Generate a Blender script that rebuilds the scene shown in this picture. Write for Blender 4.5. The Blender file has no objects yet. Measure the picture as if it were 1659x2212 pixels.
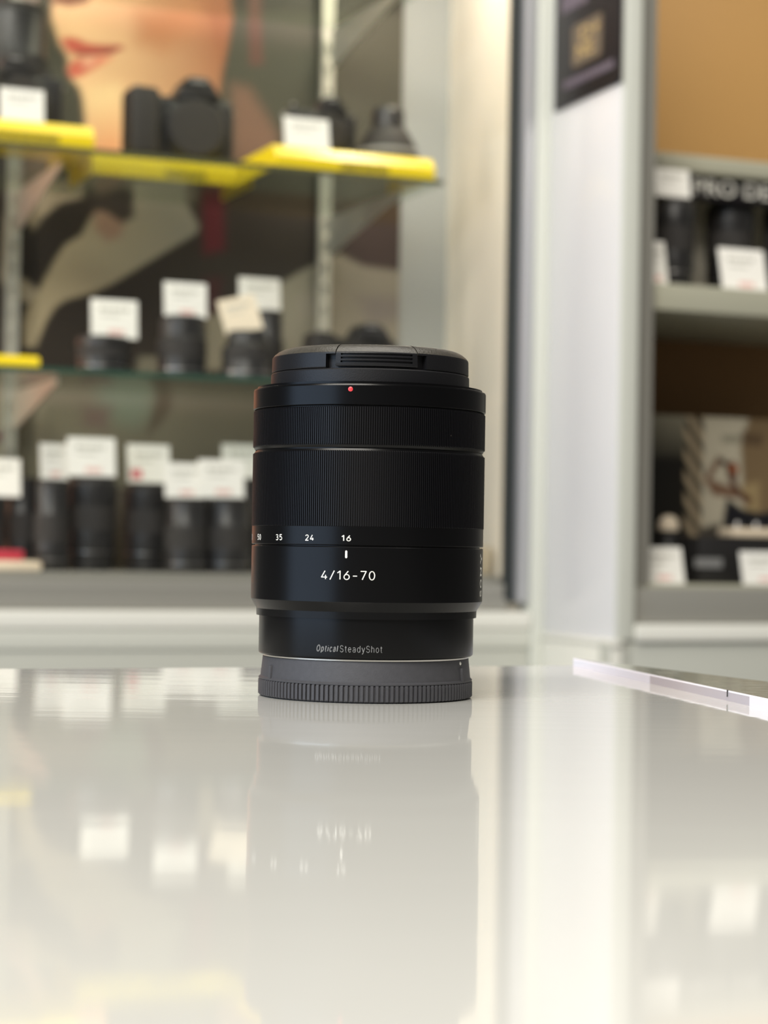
import bpy, bmesh, math, random
import numpy as np
from mathutils import Matrix, Vector

random.seed(7)
PI = math.pi
S = bpy.context.scene
C = S.collection

# ------------------------------------------------------------------ camera
F, CX, CY = 4425.0, 829.5, 1106.0
PITCH, ROLL, CAMZ = math.atan(74.5 / F), math.radians(0.93), 0.043
CAMM = Matrix.Translation((0, 0, CAMZ)) @ Matrix.Rotation(PI / 2 + PITCH, 4, 'X') @ Matrix.Rotation(ROLL, 4, 'Z')
cam_d = bpy.data.cameras.new('camera')
cam = bpy.data.objects.new('camera', cam_d)
C.objects.link(cam)
cam.matrix_world = CAMM
cam_d.sensor_fit = 'HORIZONTAL'
cam_d.sensor_width = 36.0
cam_d.lens = F / 1659.0 * 36.0
cam_d.clip_start = 0.02
cam_d.dof.use_dof = True
cam_d.dof.focus_distance = 0.562
cam_d.dof.aperture_fstop = cam_d.lens / 4.1
S.camera = cam


def ray(px, py):
    return CAMM.to_3x3() @ Vector(((px - CX) / F, -(py - CY) / F, -1.0))


def at_z(px, py, z=0.0):
    d = ray(px, py)
    t = (z - CAMZ) / d.z
    return Vector((d.x * t, d.y * t, z))


# ------------------------------------------------------------------ materials
def lin(c):
    c = c / 255.0
    return c / 12.92 if c <= 0.04045 else ((c + 0.055) / 1.055) ** 2.4


def rgb(r, g, b, k=1.0):
    return (min(lin(r) * k, .9), min(lin(g) * k, .9), min(lin(b) * k, .9), 1.0)


def mat(name, col, rough=0.5, metal=0.0, spec=0.5, noise=None, bump=None, coat=0.0):
    m = bpy.data.materials.new(name)
    m.use_nodes = True
    nt = m.node_tree
    b = nt.nodes['Principled BSDF']
    b.inputs['Base Color'].default_value = col
    b.inputs['Roughness'].default_value = rough
    b.inputs['Metallic'].default_value = metal
    b.inputs['Specular IOR Level'].default_value = spec
    b.inputs['Coat Weight'].default_value = coat
    tc = nt.nodes.new('ShaderNodeTexCoord')
    if noise:
        sc, amt = noise
        n = nt.nodes.new('ShaderNodeTexNoise')
        n.inputs['Scale'].default_value = sc
        n.inputs['Detail'].default_value = 3
        nt.links.new(tc.outputs['Object'], n.inputs['Vector'])
        mx = nt.nodes.new('ShaderNodeMix')
        mx.data_type = 'RGBA'
        mx.inputs[6].default_value = tuple(x * (1 - amt) for x in col[:3]) + (1,)
        mx.inputs[7].default_value = tuple(min(x * (1 + amt), .95) for x in col[:3]) + (1,)
        nt.links.new(n.outputs['Fac'], mx.inputs[0])
        nt.links.new(mx.outputs[2], b.inputs['Base Color'])
    if bump:
        sc, st, dist = bump
        n2 = nt.nodes.new('ShaderNodeTexNoise')
        n2.inputs['Scale'].default_value = 1.0
        n2.inputs['Detail'].default_value = 2
        mp = nt.nodes.new('ShaderNodeMapping')
        mp.inputs['Scale'].default_value = sc if isinstance(sc, tuple) else (sc, sc, sc)
        nt.links.new(tc.outputs['Object'], mp.inputs['Vector'])
        nt.links.new(mp.outputs['Vector'], n2.inputs['Vector'])
        bp = nt.nodes.new('ShaderNodeBump')
        bp.inputs['Strength'].default_value = st
        bp.inputs['Distance'].default_value = dist
        nt.links.new(n2.outputs['Fac'], bp.inputs['Height'])
        nt.links.new(bp.outputs['Normal'], b.inputs['Normal'])
    return m


def glass(name, tint, ior=1.45, rough=0.0):
    m = bpy.data.materials.new(name)
    m.use_nodes = True
    nt = m.node_tree
    nt.nodes.remove(nt.nodes['Principled BSDF'])
    out = nt.nodes['Material Output']
    tr = nt.nodes.new('ShaderNodeBsdfTransparent')
    tr.inputs['Color'].default_value = tint
    gl = nt.nodes.new('ShaderNodeBsdfGlossy')
    gl.inputs['Roughness'].default_value = rough
    fr = nt.nodes.new('ShaderNodeFresnel')
    # same reflectance on entering and on leaving the pane
    ge = nt.nodes.new('ShaderNodeNewGeometry')
    mr = nt.nodes.new('ShaderNodeMapRange')
    mr.inputs[3].default_value = ior
    mr.inputs[4].default_value = 1.0 / ior
    nt.links.new(ge.outputs['Backfacing'], mr.inputs[0])
    nt.links.new(mr.outputs[0], fr.inputs['IOR'])
    mx = nt.nodes.new('ShaderNodeMixShader')
    nt.links.new(fr.outputs[0], mx.inputs[0])
    nt.links.new(tr.outputs[0], mx.inputs[1])
    nt.links.new(gl.outputs[0], mx.inputs[2])
    nt.links.new(mx.outputs[0], out.inputs['Surface'])
    return m


def dusty_black(name, col, rough, spec=0.35):
    """black anodised metal with sparse pale dust specks"""
    m = mat(name, col, rough, 0.0, spec)
    nt = m.node_tree
    b = nt.nodes['Principled BSDF']
    tc = nt.nodes.new('ShaderNodeTexCoord')
    v = nt.nodes.new('ShaderNodeTexVoronoi')
    v.inputs['Scale'].default_value = 420.0
    nt.links.new(tc.outputs['Object'], v.inputs['Vector'])
    n = nt.nodes.new('ShaderNodeTexNoise')
    n.inputs['Scale'].default_value = 90.0
    nt.links.new(tc.outputs['Object'], n.inputs['Vector'])
    rp = nt.nodes.new('ShaderNodeMapRange')
    rp.inputs[1].default_value = 0.58
    rp.inputs[2].default_value = 0.8
    rp.inputs[3].default_value = 0.0
    rp.inputs[4].default_value = 0.16
    nt.links.new(n.outputs['Fac'], rp.inputs[0])
    lt = nt.nodes.new('ShaderNodeMath')
    lt.operation = 'LESS_THAN'
    nt.links.new(v.outputs['Distance'], lt.inputs[0])
    nt.links.new(rp.outputs[0], lt.inputs[1])
    mx = nt.nodes.new('ShaderNodeMix')
    mx.data_type = 'RGBA'
    mx.inputs[6].default_value = col
    mx.inputs[7].default_value = (.09, .08, .07, 1)
    nt.links.new(lt.outputs[0], mx.inputs[0])
    nt.links.new(mx.outputs[2], b.inputs['Base Color'])
    return m


def vcol_mat(name, rough=0.4, spec=0.4):
    m = bpy.data.materials.new(name)
    m.use_nodes = True
    nt = m.node_tree
    b = nt.nodes['Principled BSDF']
    a = nt.nodes.new('ShaderNodeVertexColor')
    a.layer_name = 'print'
    nt.links.new(a.outputs['Color'], b.inputs['Base Color'])
    b.inputs['Roughness'].default_value = rough
    b.inputs['Specular IOR Level'].default_value = spec
    return m


M = {
    'lens': dusty_black('black_anodised', (.0014, .0014, .0018, 1), .28, .22),
    'knurl': dusty_black('black_ribbed', (.0026, .0026, .0038, 1), .42, .30),
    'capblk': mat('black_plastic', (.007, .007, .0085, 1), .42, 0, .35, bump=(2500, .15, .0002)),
    'captop': mat('black_plastic_lit_top', (.045, .04, .031, 1), .36, 0, .6, noise=(900, .5), bump=(1800, .3, .0003)),  # ceiling reflection on the cap top put into a lighter base colour
    'rearcap': mat('grey_plastic', (.055, .055, .062, 1), .55, 0, .4, noise=(700, .15), bump=(2500, .2, .0002)),
    'chrome': mat('bright_metal', (.5, .49, .46, 1), .3, 1.0),
    'paint': mat('white_paint', (.78, .77, .72, 1), .5),
    'greypaint': mat('grey_paint', (.22, .22, .22, 1), .5),
    'red': mat('red_paint', (.75, .04, .05, 1), .35),
    'counter': mat('white_lacquer', (.66, .658, .625, 1), .046, 0, .46, bump=((9, 75, 9), 1.0, .00003)),
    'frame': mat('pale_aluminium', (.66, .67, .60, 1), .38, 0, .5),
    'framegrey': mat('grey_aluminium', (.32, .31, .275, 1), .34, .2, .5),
    'stile': mat('silver_aluminium', (.55, .55, .57, 1), .3, .5, .5),
    'sill': mat('ivory_lacquer', (.80, .79, .72, 1), .35),
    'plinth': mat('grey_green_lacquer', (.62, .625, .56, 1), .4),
    'plinthdark': mat('sage_grey_lacquer', (.50, .505, .45, 1), .4),  # darker sage-grey lacquer of the plinths
    'whitepanel': mat('white_panel', (.79, .785, .80, 1), .25),
    'inner': mat('cream_board', (.88, .81, .70, 1), .6, noise=(6, .02)),
    'backwhite': mat('cool_grey_board', (.33, .345, .34, 1), .55),
    'gasket': mat('black_rubber', (.03, .035, .035, 1), .5),
    'glass': glass('clear_glass', (.985, .99, .985, 1), 1.30),
    'shelfglass': glass('green_tinted_glass', (.91, .95, .91, 1), 1.22),
    'glassedge': mat('green_glass_edge', (.035, .085, .06, 1), .15, 0, .5),
    'glassedge2': mat('olive_glass_edge', (.10, .10, .05, 1), .15, 0, .5),
    'steel': mat('zinc_steel', (.55, .54, .49, 1), .35, .6),
    'yellow': mat('yellow_acrylic', (.88, .66, .012, 1), .3, 0, .5),
    'print': mat('black_print', (.05, .05, .02, 1), .6),
    'card': mat('white_card', (.92, .90, .84, 1), .6),
    'grey_ink': mat('grey_ink', (.52, .51, .45, 1), .7),
    'red_ink': mat('red_ink', (.80, .42, .38, 1), .7),
    'redcard': mat('red_sticker', (.75, .22, .24, 1), .7),
    'blk': mat('satin_black', (.018, .017, .017, 1), .4, 0, .5),
    'blk2': mat('rubber_black', (.025, .022, .02, 1), .65, 0, .4),
    'glint': mat('polished_ring', (.32, .31, .30, 1), .38, 1.0),
    'front_glass': mat('coated_front_glass', (.015, .014, .03, 1), .05, 0, .8),
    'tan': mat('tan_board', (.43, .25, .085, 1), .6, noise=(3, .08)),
    'brown': mat('tan_board_shaded', (.24, .125, .045, 1), .7, noise=(3, .12)),  # tan board darkened to carry the shade below the shelf
    'shelfgrey': mat('putty_laminate', (.40, .39, .30, 1), .4),
    'crimson': mat('crimson_box', (.55, .04, .07, 1), .5),
    'gold': mat('gold_foil', (.55, .40, .17, 1), .4, .3),
    'golddim': mat('dark_gold_foil', (.17, .13, .09, 1), .5, .2),
    'lilac': mat('lilac_print', (.16, .13, .17, 1), .6),
    'signblack': mat('black_sign_vinyl', (.012, .010, .012, 1), .45, 0, .3),
    'signgrey': mat('grey_vinyl_letters', (.62, .60, .54, 1), .5),
    'poster': vcol_mat('printed_poster', .35, .3),
    'floor': mat('grey_floor_tile', (.35, .34, .32, 1), .4, noise=(2, .1)),
    'wall': mat('wall_paint', (.55, .54, .5, 1), .7),
    'acrylic': mat('clear_sheet_face', (.42, .43, .36, 1), .08, 0, .5, bump=((60, 260, 60), .2, .0006)),
    'edge_w': mat('white_sheet_edge', (.80, .79, .88, 1), .3),
    'edge_refl': mat('sheet_edge_reflection', (.46, .44, .49, 1), .3),  # store reflection in the polished edge, painted as a grey stretch
    'nick': mat('dark_scratch', (.05, .05, .05, 1), .6),
    'umber': mat('dark_brown_carton', (.04, .027, .012, 1), .55),
    'palebacking': mat('pale_backing_block', (.74, .69, .58, 1), .6),
    'creamcard': mat('cream_card', (.90, .78, .60, 1), .6),
    'beige': mat('beige_board', (.42, .36, .26, 1), .6),
    'cream_cap': mat('cream_plastic', (.85, .72, .55, 1), .4),
}


# ------------------------------------------------------------------ object helpers
def link_mesh(name, bm, mats, parent=None, smooth=False, angle=35):
    bmesh.ops.recalc_face_normals(bm, faces=bm.faces[:])
    me = bpy.data.meshes.new(name)
    bm.to_mesh(me)
    bm.free()
    for m in (mats if isinstance(mats, (list, tuple)) else [mats]):
        me.materials.append(m)
    if smooth:
        for p in me.polygons:
            p.use_smooth = True
        me.set_sharp_from_angle(angle=math.radians(angle))
    o = bpy.data.objects.new(name, me)
    C.objects.link(o)
    if parent:
        o.parent = parent
    return o


def tag(o, label=None, cat=None, group=None, kind=None):
    if label:
        o['label'] = label
    if cat:
        o['category'] = cat
    if group:
        o['group'] = group
    if kind:
        o['kind'] = kind
    return o


def empty(name, loc=(0, 0, 0), rz=0.0, label=None, cat=None, group=None, rx=0.0):
    o = bpy.data.objects.new(name, None)
    o.empty_display_size = 0.01
    C.objects.link(o)
    o.location = loc
    o.rotation_euler = (rx, 0, rz)
    return tag(o, label, cat, group)


def add_box(bm, x0, x1, y0, y1, z0, z1, mi=0, bev=0.0, seg=2, M4=None):
    r = bmesh.ops.create_cube(bm, size=1.0)
    vs = r['verts']
    for v in vs:
        v.co = Vector(((x0 + x1) / 2 + v.co.x * (x1 - x0), (y0 + y1) / 2 + v.co.y * (y1 - y0), (z0 + z1) / 2 + v.co.z * (z1 - z0)))
    fs = set(f for v in vs for f in v.link_faces)
    for f in fs:
        f.material_index = mi
    if bev > 0:
        es = set(e for v in vs for e in v.link_edges)
        rr = bmesh.ops.bevel(bm, geom=list(es), offset=bev, segments=seg, profile=.5, affect='EDGES', clamp_overlap=True)
        for f in rr['faces']:
            f.material_index = mi
        vs = list(set(v for f in rr['faces'] for v in f.verts) | set(v for v in vs if v.is_valid))
    if M4 is not None:
        for v in vs:
            v.co = M4 @ v.co
    return vs


def add_lathe(bm, prof, n=48, a0=0.0, a1=2 * PI, mi=0, center=(0, 0, 0), M4=None):
    """prof: (r, z) list; angle measured from -Y towards +X"""
    full = abs(a1 - a0 - 2 * PI) < 1e-6
    rings = []
    cols = n if full else n + 1
    for r, z in prof:
        row = []
        if r < 1e-9:
            v = bm.verts.new((center[0], center[1], center[2] + z))
            row = [v] * cols
        else:
            for k in range(cols):
                a = a0 + (a1 - a0) * k / n
                row.append(bm.verts.new((center[0] + r * math.sin(a), center[1] - r * math.cos(a), center[2] + z)))
        rings.append(row)
    if M4 is not None:
        for row in rings:
            for v in set(row):
                v.co = M4 @ v.co
    for i in range(len(rings) - 1):
        for k in range(n):
            k2 = (k + 1) % cols
            q = [rings[i][k], rings[i][k2], rings[i + 1][k2], rings[i + 1][k]]
            u = []
            for v in q:
                if v not in u:
                    u.append(v)
            if len(u) >= 3:
                try:
                    f = bm.faces.new(u)
                    f.material_index = mi
                except ValueError:
                    pass
    return rings


def add_prism(bm, pts, h0, h1, axis='y', mi=0):
    """extrude a 2D polygon: axis y -> pts are (x, z)"""
    def mk(p, h):
        return (p[0], h, p[1]) if axis == 'y' else ((p[0], p[1], h) if axis == 'z' else (h, p[0], p[1]))
    a = [bm.verts.new(mk(p, h0)) for p in pts]
    b = [bm.verts.new(mk(p, h1)) for p in pts]
    fs = [bm.faces.new(a), bm.faces.new(b[::-1])]
    n = len(pts)
    for i in range(n):
        fs.append(bm.faces.new([a[i], a[(i + 1) % n], b[(i + 1) % n], b[i]]))
    for f in fs:
        f.material_index = mi
    return a + b


def text_geo(body, bold=0.0, shear=0.0, spacing=1.0):
    """flat glyph mesh normalised to cap height 1 -> (verts, faces)"""
    def ev(s):
        cu = bpy.data.curves.new('glyphs', 'FONT')
        cu.body = s
        cu.offset = bold
        cu.shear = shear
        cu.space_character = spacing
        o = bpy.data.objects.new('glyphs', cu)
        C.objects.link(o)
        bpy.context.view_layer.update()
        dg = bpy.context.evaluated_depsgraph_get()
        me = o.evaluated_get(dg).to_mesh()
        vs = [(v.co.x, v.co.y) for v in me.vertices]
        fs = [tuple(p.vertices) for p in me.polygons]
        o.evaluated_get(dg).to_mesh_clear()
        bpy.data.objects.remove(o)
        bpy.data.curves.remove(cu)
        return vs, fs
    hv, _ = ev('H')
    ch = max(v[1] for v in hv) - min(v[1] for v in hv)
    vs, fs = ev(body)
    x0, x1 = min(v[0] for v in vs), max(v[0] for v in vs)
    return [((x - (x0 + x1) / 2) / ch, y / ch - .5) for x, y in vs], fs, (x1 - x0) / ch


def arc(cx, cy, rx, ry, a0, a1, n=14):
    return [(cx + rx * math.cos(math.radians(a0 + (a1 - a0) * k / n)), cy + ry * math.sin(math.radians(a0 + (a1 - a0) * k / n))) for k in range(n + 1)]


GLYPH = {
    '0': (.58, [arc(.29, .5, .25, .5, 0, 360, 28)]),
    '1': (.40, [[(.04, .76), (.30, 1), (.30, 0)]]),
    '2': (.58, [arc(.29, .73, .24, .27, 165, -25) + [(.04, 0), (.56, 0)]]),
    '3': (.58, [[(.05, .92)] + arc(.27, .76, .23, .24, 110, -80) + [(.18, .53)], [(.2, .53)] + arc(.27, .27, .27, .27, 80, -140)]),
    '4': (.62, [[(.38, 1), (.03, .24), (.60, .24)], [(.44, .5), (.44, 0)]]),
    '5': (.57, [[(.52, 1), (.12, 1), (.09, .54)] + arc(.27, .32, .26, .31, 115, -145)]),
    '6': (.58, [[(.44, 1), (.12, .52), (.05, .38)] + arc(.29, .30, .25, .30, 165, 525, 24)]),
    '7': (.56, [[(.02, 1), (.54, 1), (.18, 0)]]),
    '/': (.46, [[(.02, -.04), (.44, 1.04)]]),
    '-': (.52, [[(.06, .42), (.46, .42)]]),
    'S': (.62, [arc(.31, .745, .24, .255, 15, 265) + arc(.31, .255, .27, .255, 85, -165)]),
    't': (.32, [[(.14, .93), (.14, .16)] + arc(.25, .13, .11, .13, 180, 270, 5) + [(.30, .0)], [(.01, .72), (.29, .72)]]),
    'e': (.56, [[(.06, .38), (.51, .38)] + arc(.28, .36, .23, .36, 3, 320, 20)]),
    'a': (.54, [arc(.26, .53, .2, .19, 160, 0, 8) + [(.46, .0)], arc(.25, .2, .2, .2, 0, 360, 18)]),
    'd': (.56, [arc(.27, .36, .23, .36, 0, 360, 22), [(.5, 1), (.5, 0)]]),
    'y': (.52, [[(.02, .72), (.26, .02)], [(.5, .72), (.22, -.12), (.16, -.24), (.04, -.26)]]),
    'h': (.54, [[(.06, 1), (.06, 0)], arc(.27, .48, .21, .24, 180, 0, 10) + [(.48, 0)]]),
    'o': (.56, [arc(.28, .36, .23, .36, 0, 360, 22)]),
    'O': (.80, [arc(.40, .5, .36, .5, 0, 360, 28)]),
    'p': (.56, [[(.06, .72), (.06, -.26)], arc(.29, .36, .23, .36, 0, 360, 22)]),
    'i': (.12, [[(.06, .72), (.06, 0)], [(.06, .95), (.06, .99)]]),
    'c': (.50, [arc(.28, .36, .23, .36, 45, 315, 18)]),
    'l': (.12, [[(.06, 1), (.06, 0)]]),
    'N': (1.0, [[(.16, 0), (.16, 1)], [(.16, 1), (.84, 0)], [(.84, 0), (.84, 1)], [(.0, 1), (.26, 1)], [(.0, 0), (.32, 0)], [(.68, 1), (1.0, 1)]]),
    'Y': (1.0, [[(.14, 1), (.5, .46)], [(.86, 1), (.5, .46)], [(.5, .46), (.5, 0)], [(.0, 1), (.3, 1)], [(.7, 1), (1.0, 1)], [(.34, 0), (.66, 0)]]),
}


def stroke_geo(body, t, shear=0.0, gap=.14):
    """monoline lettering with cap height 1: returns verts, faces, width"""
    V, Fc, x = [], [], 0.0
    for ch in body:
        wd, strokes = GLYPH[ch]
        for st in strokes:
            st = [(px + x, py * (1 - t) + t / 2) for px, py in st]
            for (ax, ay), (bx_, by) in zip(st[:-1], st[1:]):
                dx, dy = bx_ - ax, by - ay
                l = math.hypot(dx, dy) or 1e-9
                nx, ny = -dy / l * t / 2, dx / l * t / 2
                i = len(V)
                V += [(ax + nx, ay + ny), (ax - nx, ay - ny), (bx_ - nx, by - ny), (bx_ + nx, by + ny)]
                Fc.append((i, i + 1, i + 2, i + 3))
            for (ax, ay) in st[1:-1]:
                i = len(V)
                V += [(ax + t / 2 * math.cos(k * PI / 4), ay + t / 2 * math.sin(k * PI / 4)) for k in range(8)]
                Fc.append(tuple(range(i, i + 8)))
        x += wd + gap + t
    V = [(px + shear * py, py) for px, py in V]
    x0, x1 = min(v[0] for v in V), max(v[0] for v in V)
    return [(px - (x0 + x1) / 2, py - .5) for px, py in V], Fc, x1 - x0


def text_on_cylinder(name, body, R, az, z, cap, width, m, parent, bold=0.0, shear=0.0, vertical=False):
    vs, fs, w = stroke_geo(body, bold, shear)
    kx = width / w
    bm = bmesh.new()
    bv = []
    for x, y in vs:
        x, y = x * kx, y * cap
        if vertical:
            x, y = -y, x
        a = math.radians(az) + x / R
        bv.append(bm.verts.new((R * math.sin(a), -R * math.cos(a), z + y)))
    for f in fs:
        try:
            bm.faces.new([bv[i] for i in f])
        except ValueError:
            pass
    me = bpy.data.meshes.new(name)
    bm.to_mesh(me)
    bm.free()
    me.materials.append(m)
    o = bpy.data.objects.new(name, me)
    C.objects.link(o)
    o.parent = parent
    return o


# ------------------------------------------------------------------ the zoom lens on the counter
LENS = Vector(((795 - CX) / F * .59, .59, 0))
lens = empty('camera_lens', LENS, 0, 'black zoom lens standing upright alone on the glossy white counter, ribbed rings, both caps on', 'camera lens')
mm = .001


def P_(*pts):
    return [(r * mm, z * mm) for r, z in pts]


def ribbed(bm, r_out, r_in, z0, z1, n, duty=.5, chamf=.25, mi=0):
    """vertical ribs around a ring; every rib has flat top and groove"""
    cols = []
    for k in range(n):
        for f, r in ((0.0, r_in), (.5 - duty / 2 - .04, r_in), (.5 - duty / 2 + .04, r_out), (.5 + duty / 2 - .04, r_out), (.5 + duty / 2 + .04, r_in)):
            cols.append(((k + f) / n * 2 * PI, r))
    rows = []
    for z, inset in ((z0, chamf), (z0 + chamf, 0), (z1 - chamf, 0), (z1, chamf)):
        row = []
        for a, r in cols:
            rr = (min(r, r_out - inset)) * mm
            row.append(bm.verts.new((rr * math.sin(a), -rr * math.cos(a), z * mm)))
        rows.append(row)
    m_ = len(cols)
    for i in range(3):
        for k in range(m_):
            f = bm.faces.new([rows[i][k], rows[i][(k + 1) % m_], rows[i + 1][(k + 1) % m_], rows[i + 1][k]])
            f.material_index = mi
    for row in (rows[0], rows[-1]):
        cz = bm.verts.new((0, 0, row[0].co.z))
        for k in range(m_):
            bm.faces.new([row[k], row[(k + 1) % m_], cz])


NS = 192
# rear cap
bm = bmesh.new()
ribbed(bm, 30.75, 30.1, .35, 4.9, 138, .62, .3)
add_lathe(bm, P_((0, 0), (29.3, 0), (29.9, .35), (29.9, 4.9), (30.6, 4.95), (30.65, 5.3), (30.15, 5.7), (29.55, 11.3), (29.0, 11.4), (0, 11.4)), NS)
rc = link_mesh('rear_cap', bm, M['rearcap'], lens, True, 30)
rc['label'] = 'dark grey plastic rear cap with ribbed rim'
for az in (-61.5, 64.5):
    bm = bmesh.new()
    a = math.radians(az)
    add_box(bm, -.0007, .0007, -.0307, -.0288, .0052, .0092, 0, .0004, 2, Matrix.Rotation(a, 4, 'Z'))
    link_mesh('index_tab', bm, M['rearcap'], rc, True)
bm = bmesh.new()
a = math.radians(64.5)
add_lathe(bm, [(0, .0004), (.0004, .0002), (.0006, 0)], 12, M4=Matrix.Rotation(a, 4, 'Z') @ Matrix.Translation((0, -.0296, .0104)) @ Matrix.Rotation(PI / 2, 4, 'X'))
o = link_mesh('index_dot', bm, M['paint'], rc, True)
o['label'] = 'small white index dot'
# mount ring
bm = bmesh.new()
add_lathe(bm, P_((28, 11.3), (29.55, 11.45), (29.6, 11.85), (28, 12.3)), NS)
o = link_mesh('mount_ring', bm, M['chrome'], lens, True)
o['label'] = 'thin bright metal mount ring'
# rear barrel
bm = bmesh.new()
add_lathe(bm, P_((27, 11.95), (30.2, 11.95), (30.7, 12.3), (30.8, 12.8), (30.8, 23.5), (30.4, 23.9), (28, 23.9)), NS)
rb = link_mesh('rear_barrel', bm, M['lens'], lens, True)
text_on_cylinder('lettering', 'Optical', .03083, -19.6, .0149, .00195, .0064, M['greypaint'], rb, .19, .24)
text_on_cylinder('lettering', 'SteadyShot', .03083, -2.0, .0149, .00195, .0116, M['greypaint'], rb, .105)
# main barrel with the conical step
bm = bmesh.new()
add_lathe(bm, P_((28, 23.6), (30.75, 23.6), (30.95, 23.75), (33.1, 27.35), (33.25, 27.7), (33.25, 42.6), (33.05, 42.85), (31, 42.85)), NS)
mb = link_mesh('main_barrel', bm, M['lens'], lens, True, 20)
text_on_cylinder('lettering', '4/16-70', .03328, -8.7, .0350, .00255, .0151, M['paint'], mb, .105)
text_on_cylinder('maker_lettering', 'SONY', .03328, 77.2, .0352, .0026, .0122, M['paint'], mb, .17, 0, True)
bm = bmesh.new()
pts = []
for k in range(24):
    t = 2 * PI * k / 24
    pts.append((.00031 * math.cos(t), .0407 + (.00075 if math.sin(t) > 0 else -.00075) + .00031 * math.sin(t)))
vs = []
for x, z in pts:
    a = math.radians(-9.5) + x / .03328
    vs.append(bm.verts.new((.03328 * math.sin(a), -.03328 * math.cos(a), z)))
bm.faces.new(vs)
o = link_mesh('index_mark', bm, M['paint'], mb)
# zoom ring
bm = bmesh.new()
ribbed(bm, 33.35, 32.95, 48.2, 69.1, 330, .5, .25, 1)
add_lathe(bm, P_((31, 43.15), (33.05, 43.15), (33.25, 43.35), (33.25, 48.3), (32.9, 48.3), (31, 48.3)), NS)
add_lathe(bm, P_((31, 69.0), (33.0, 69.0), (32.75, 69.6), (31, 69.6)), NS)
zr = link_mesh('zoom_ring', bm, [M['lens'], M['knurl']], lens, True, 20)
for s, az in (('16', -9.6), ('24', -28.2), ('35', -47.1), ('50', -66.0), ('70', -82.5)):
    text_on_cylinder('focal_number', s, .03328, az, .0451, .00172, .00265, M['paint'], zr, .15)
# focus ring
bm = bmesh.new()
ribbed(bm, 33.35, 32.95, 70.6, 81.15, 330, .5, .3, 1)
add_lathe(bm, P_((31, 69.9), (32.7, 69.95), (33.05, 70.6), (33.05, 81.15), (31, 81.15)), NS)
link_mesh('focus_ring', bm, [M['lens'], M['knurl']], lens, True, 20)
# groove filler and hood ring
bm = bmesh.new()
add_lathe(bm, P_((31, 81.4), (33.1, 81.4), (33.4, 81.65), (33.4, 86.8), (33.25, 87.2), (32.9, 87.35), (28.3, 87.9), (28, 87.9)), NS)
hr = link_mesh('hood_ring', bm, M['lens'], lens, True, 20)
bm = bmesh.new()
a = math.radians(-8.7)
add_lathe(bm, [(0, .00012), (.0004, .0001), (.00066, 0)], 24, M4=Matrix.Rotation(a, 4, 'Z') @ Matrix.Translation((0, -.03341, .0857)) @ Matrix.Rotation(PI / 2, 4, 'X'))
o = link_mesh('red_dot', bm, M['red'], hr, True)
o['label'] = 'red alignment dot'
bm = bmesh.new()
add_lathe(bm, P_((0, 23), (31.6, 23), (32.3, 40), (32.3, 88), (28, 88), (0, 88)), 96)
link_mesh('inner_barrel', bm, M['lens'], lens, True)
# filter ring
bm = bmesh.new()
add_lathe(bm, P_((27, 87.5), (28.6, 87.6), (28.5, 91.6), (28.2, 91.95), (26, 91.95), (0, 91.95)), NS)
link_mesh('filter_ring', bm, M['capblk'], lens, True)
# front cap
CAPC = math.radians(4.2)
TA, NA = math.radians(23.4), math.radians(29.6)
BEV = [(28.25, 96.1), (28.15, 96.5), (27.6, 97.2), (26.6, 98.0), (25.4, 98.6), (24.2, 98.9), (19.0, 99.0)]
bm = bmesh.new()
for c in (CAPC, CAPC + PI):
    g = math.radians(.5)
    add_lathe(bm, P_((26.3, 95.95), (28.25, 95.95), *BEV, (19, 97)), 64, c + TA + g, c + PI - TA - g)
    add_lathe(bm, P_((26.2, 92.15), (28.2, 92.15), (28.3, 92.4), (28.25, 96.0), (26.2, 96.0)), 60, c + NA, c + PI - NA)
    # end walls of the skirt beside the notch
    for aa in (c + NA, c + PI - NA):
        v = [bm.verts.new((r * mm * math.sin(aa), -r * mm * math.cos(aa), z * mm)) for r, z in ((26.2, 92.15), (28.25, 92.15), (28.25, 96), (26.2, 96))]
        bm.faces.new(v)
    for aa in (c + TA + g, c + PI - TA - g):
        v = [bm.verts.new((r * mm * math.sin(aa), -r * mm * math.cos(aa), z * mm)) for r, z in [(19, 95.9), (28.25, 95.9)] + BEV]
        bm.faces.new(v)
add_lathe(bm, P_((26.3, 91.9), (26.3, 96.2), (19, 96.2)), 96)
add_lathe(bm, P_((19.2, 96), (19.2, 98.9), (18.9, 99.0), (0, 99.0)), 96)
fc = link_mesh('front_cap', bm, [M['captop']], lens, True, 20)
fc['label'] = 'black pinch-type front lens cap'
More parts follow.
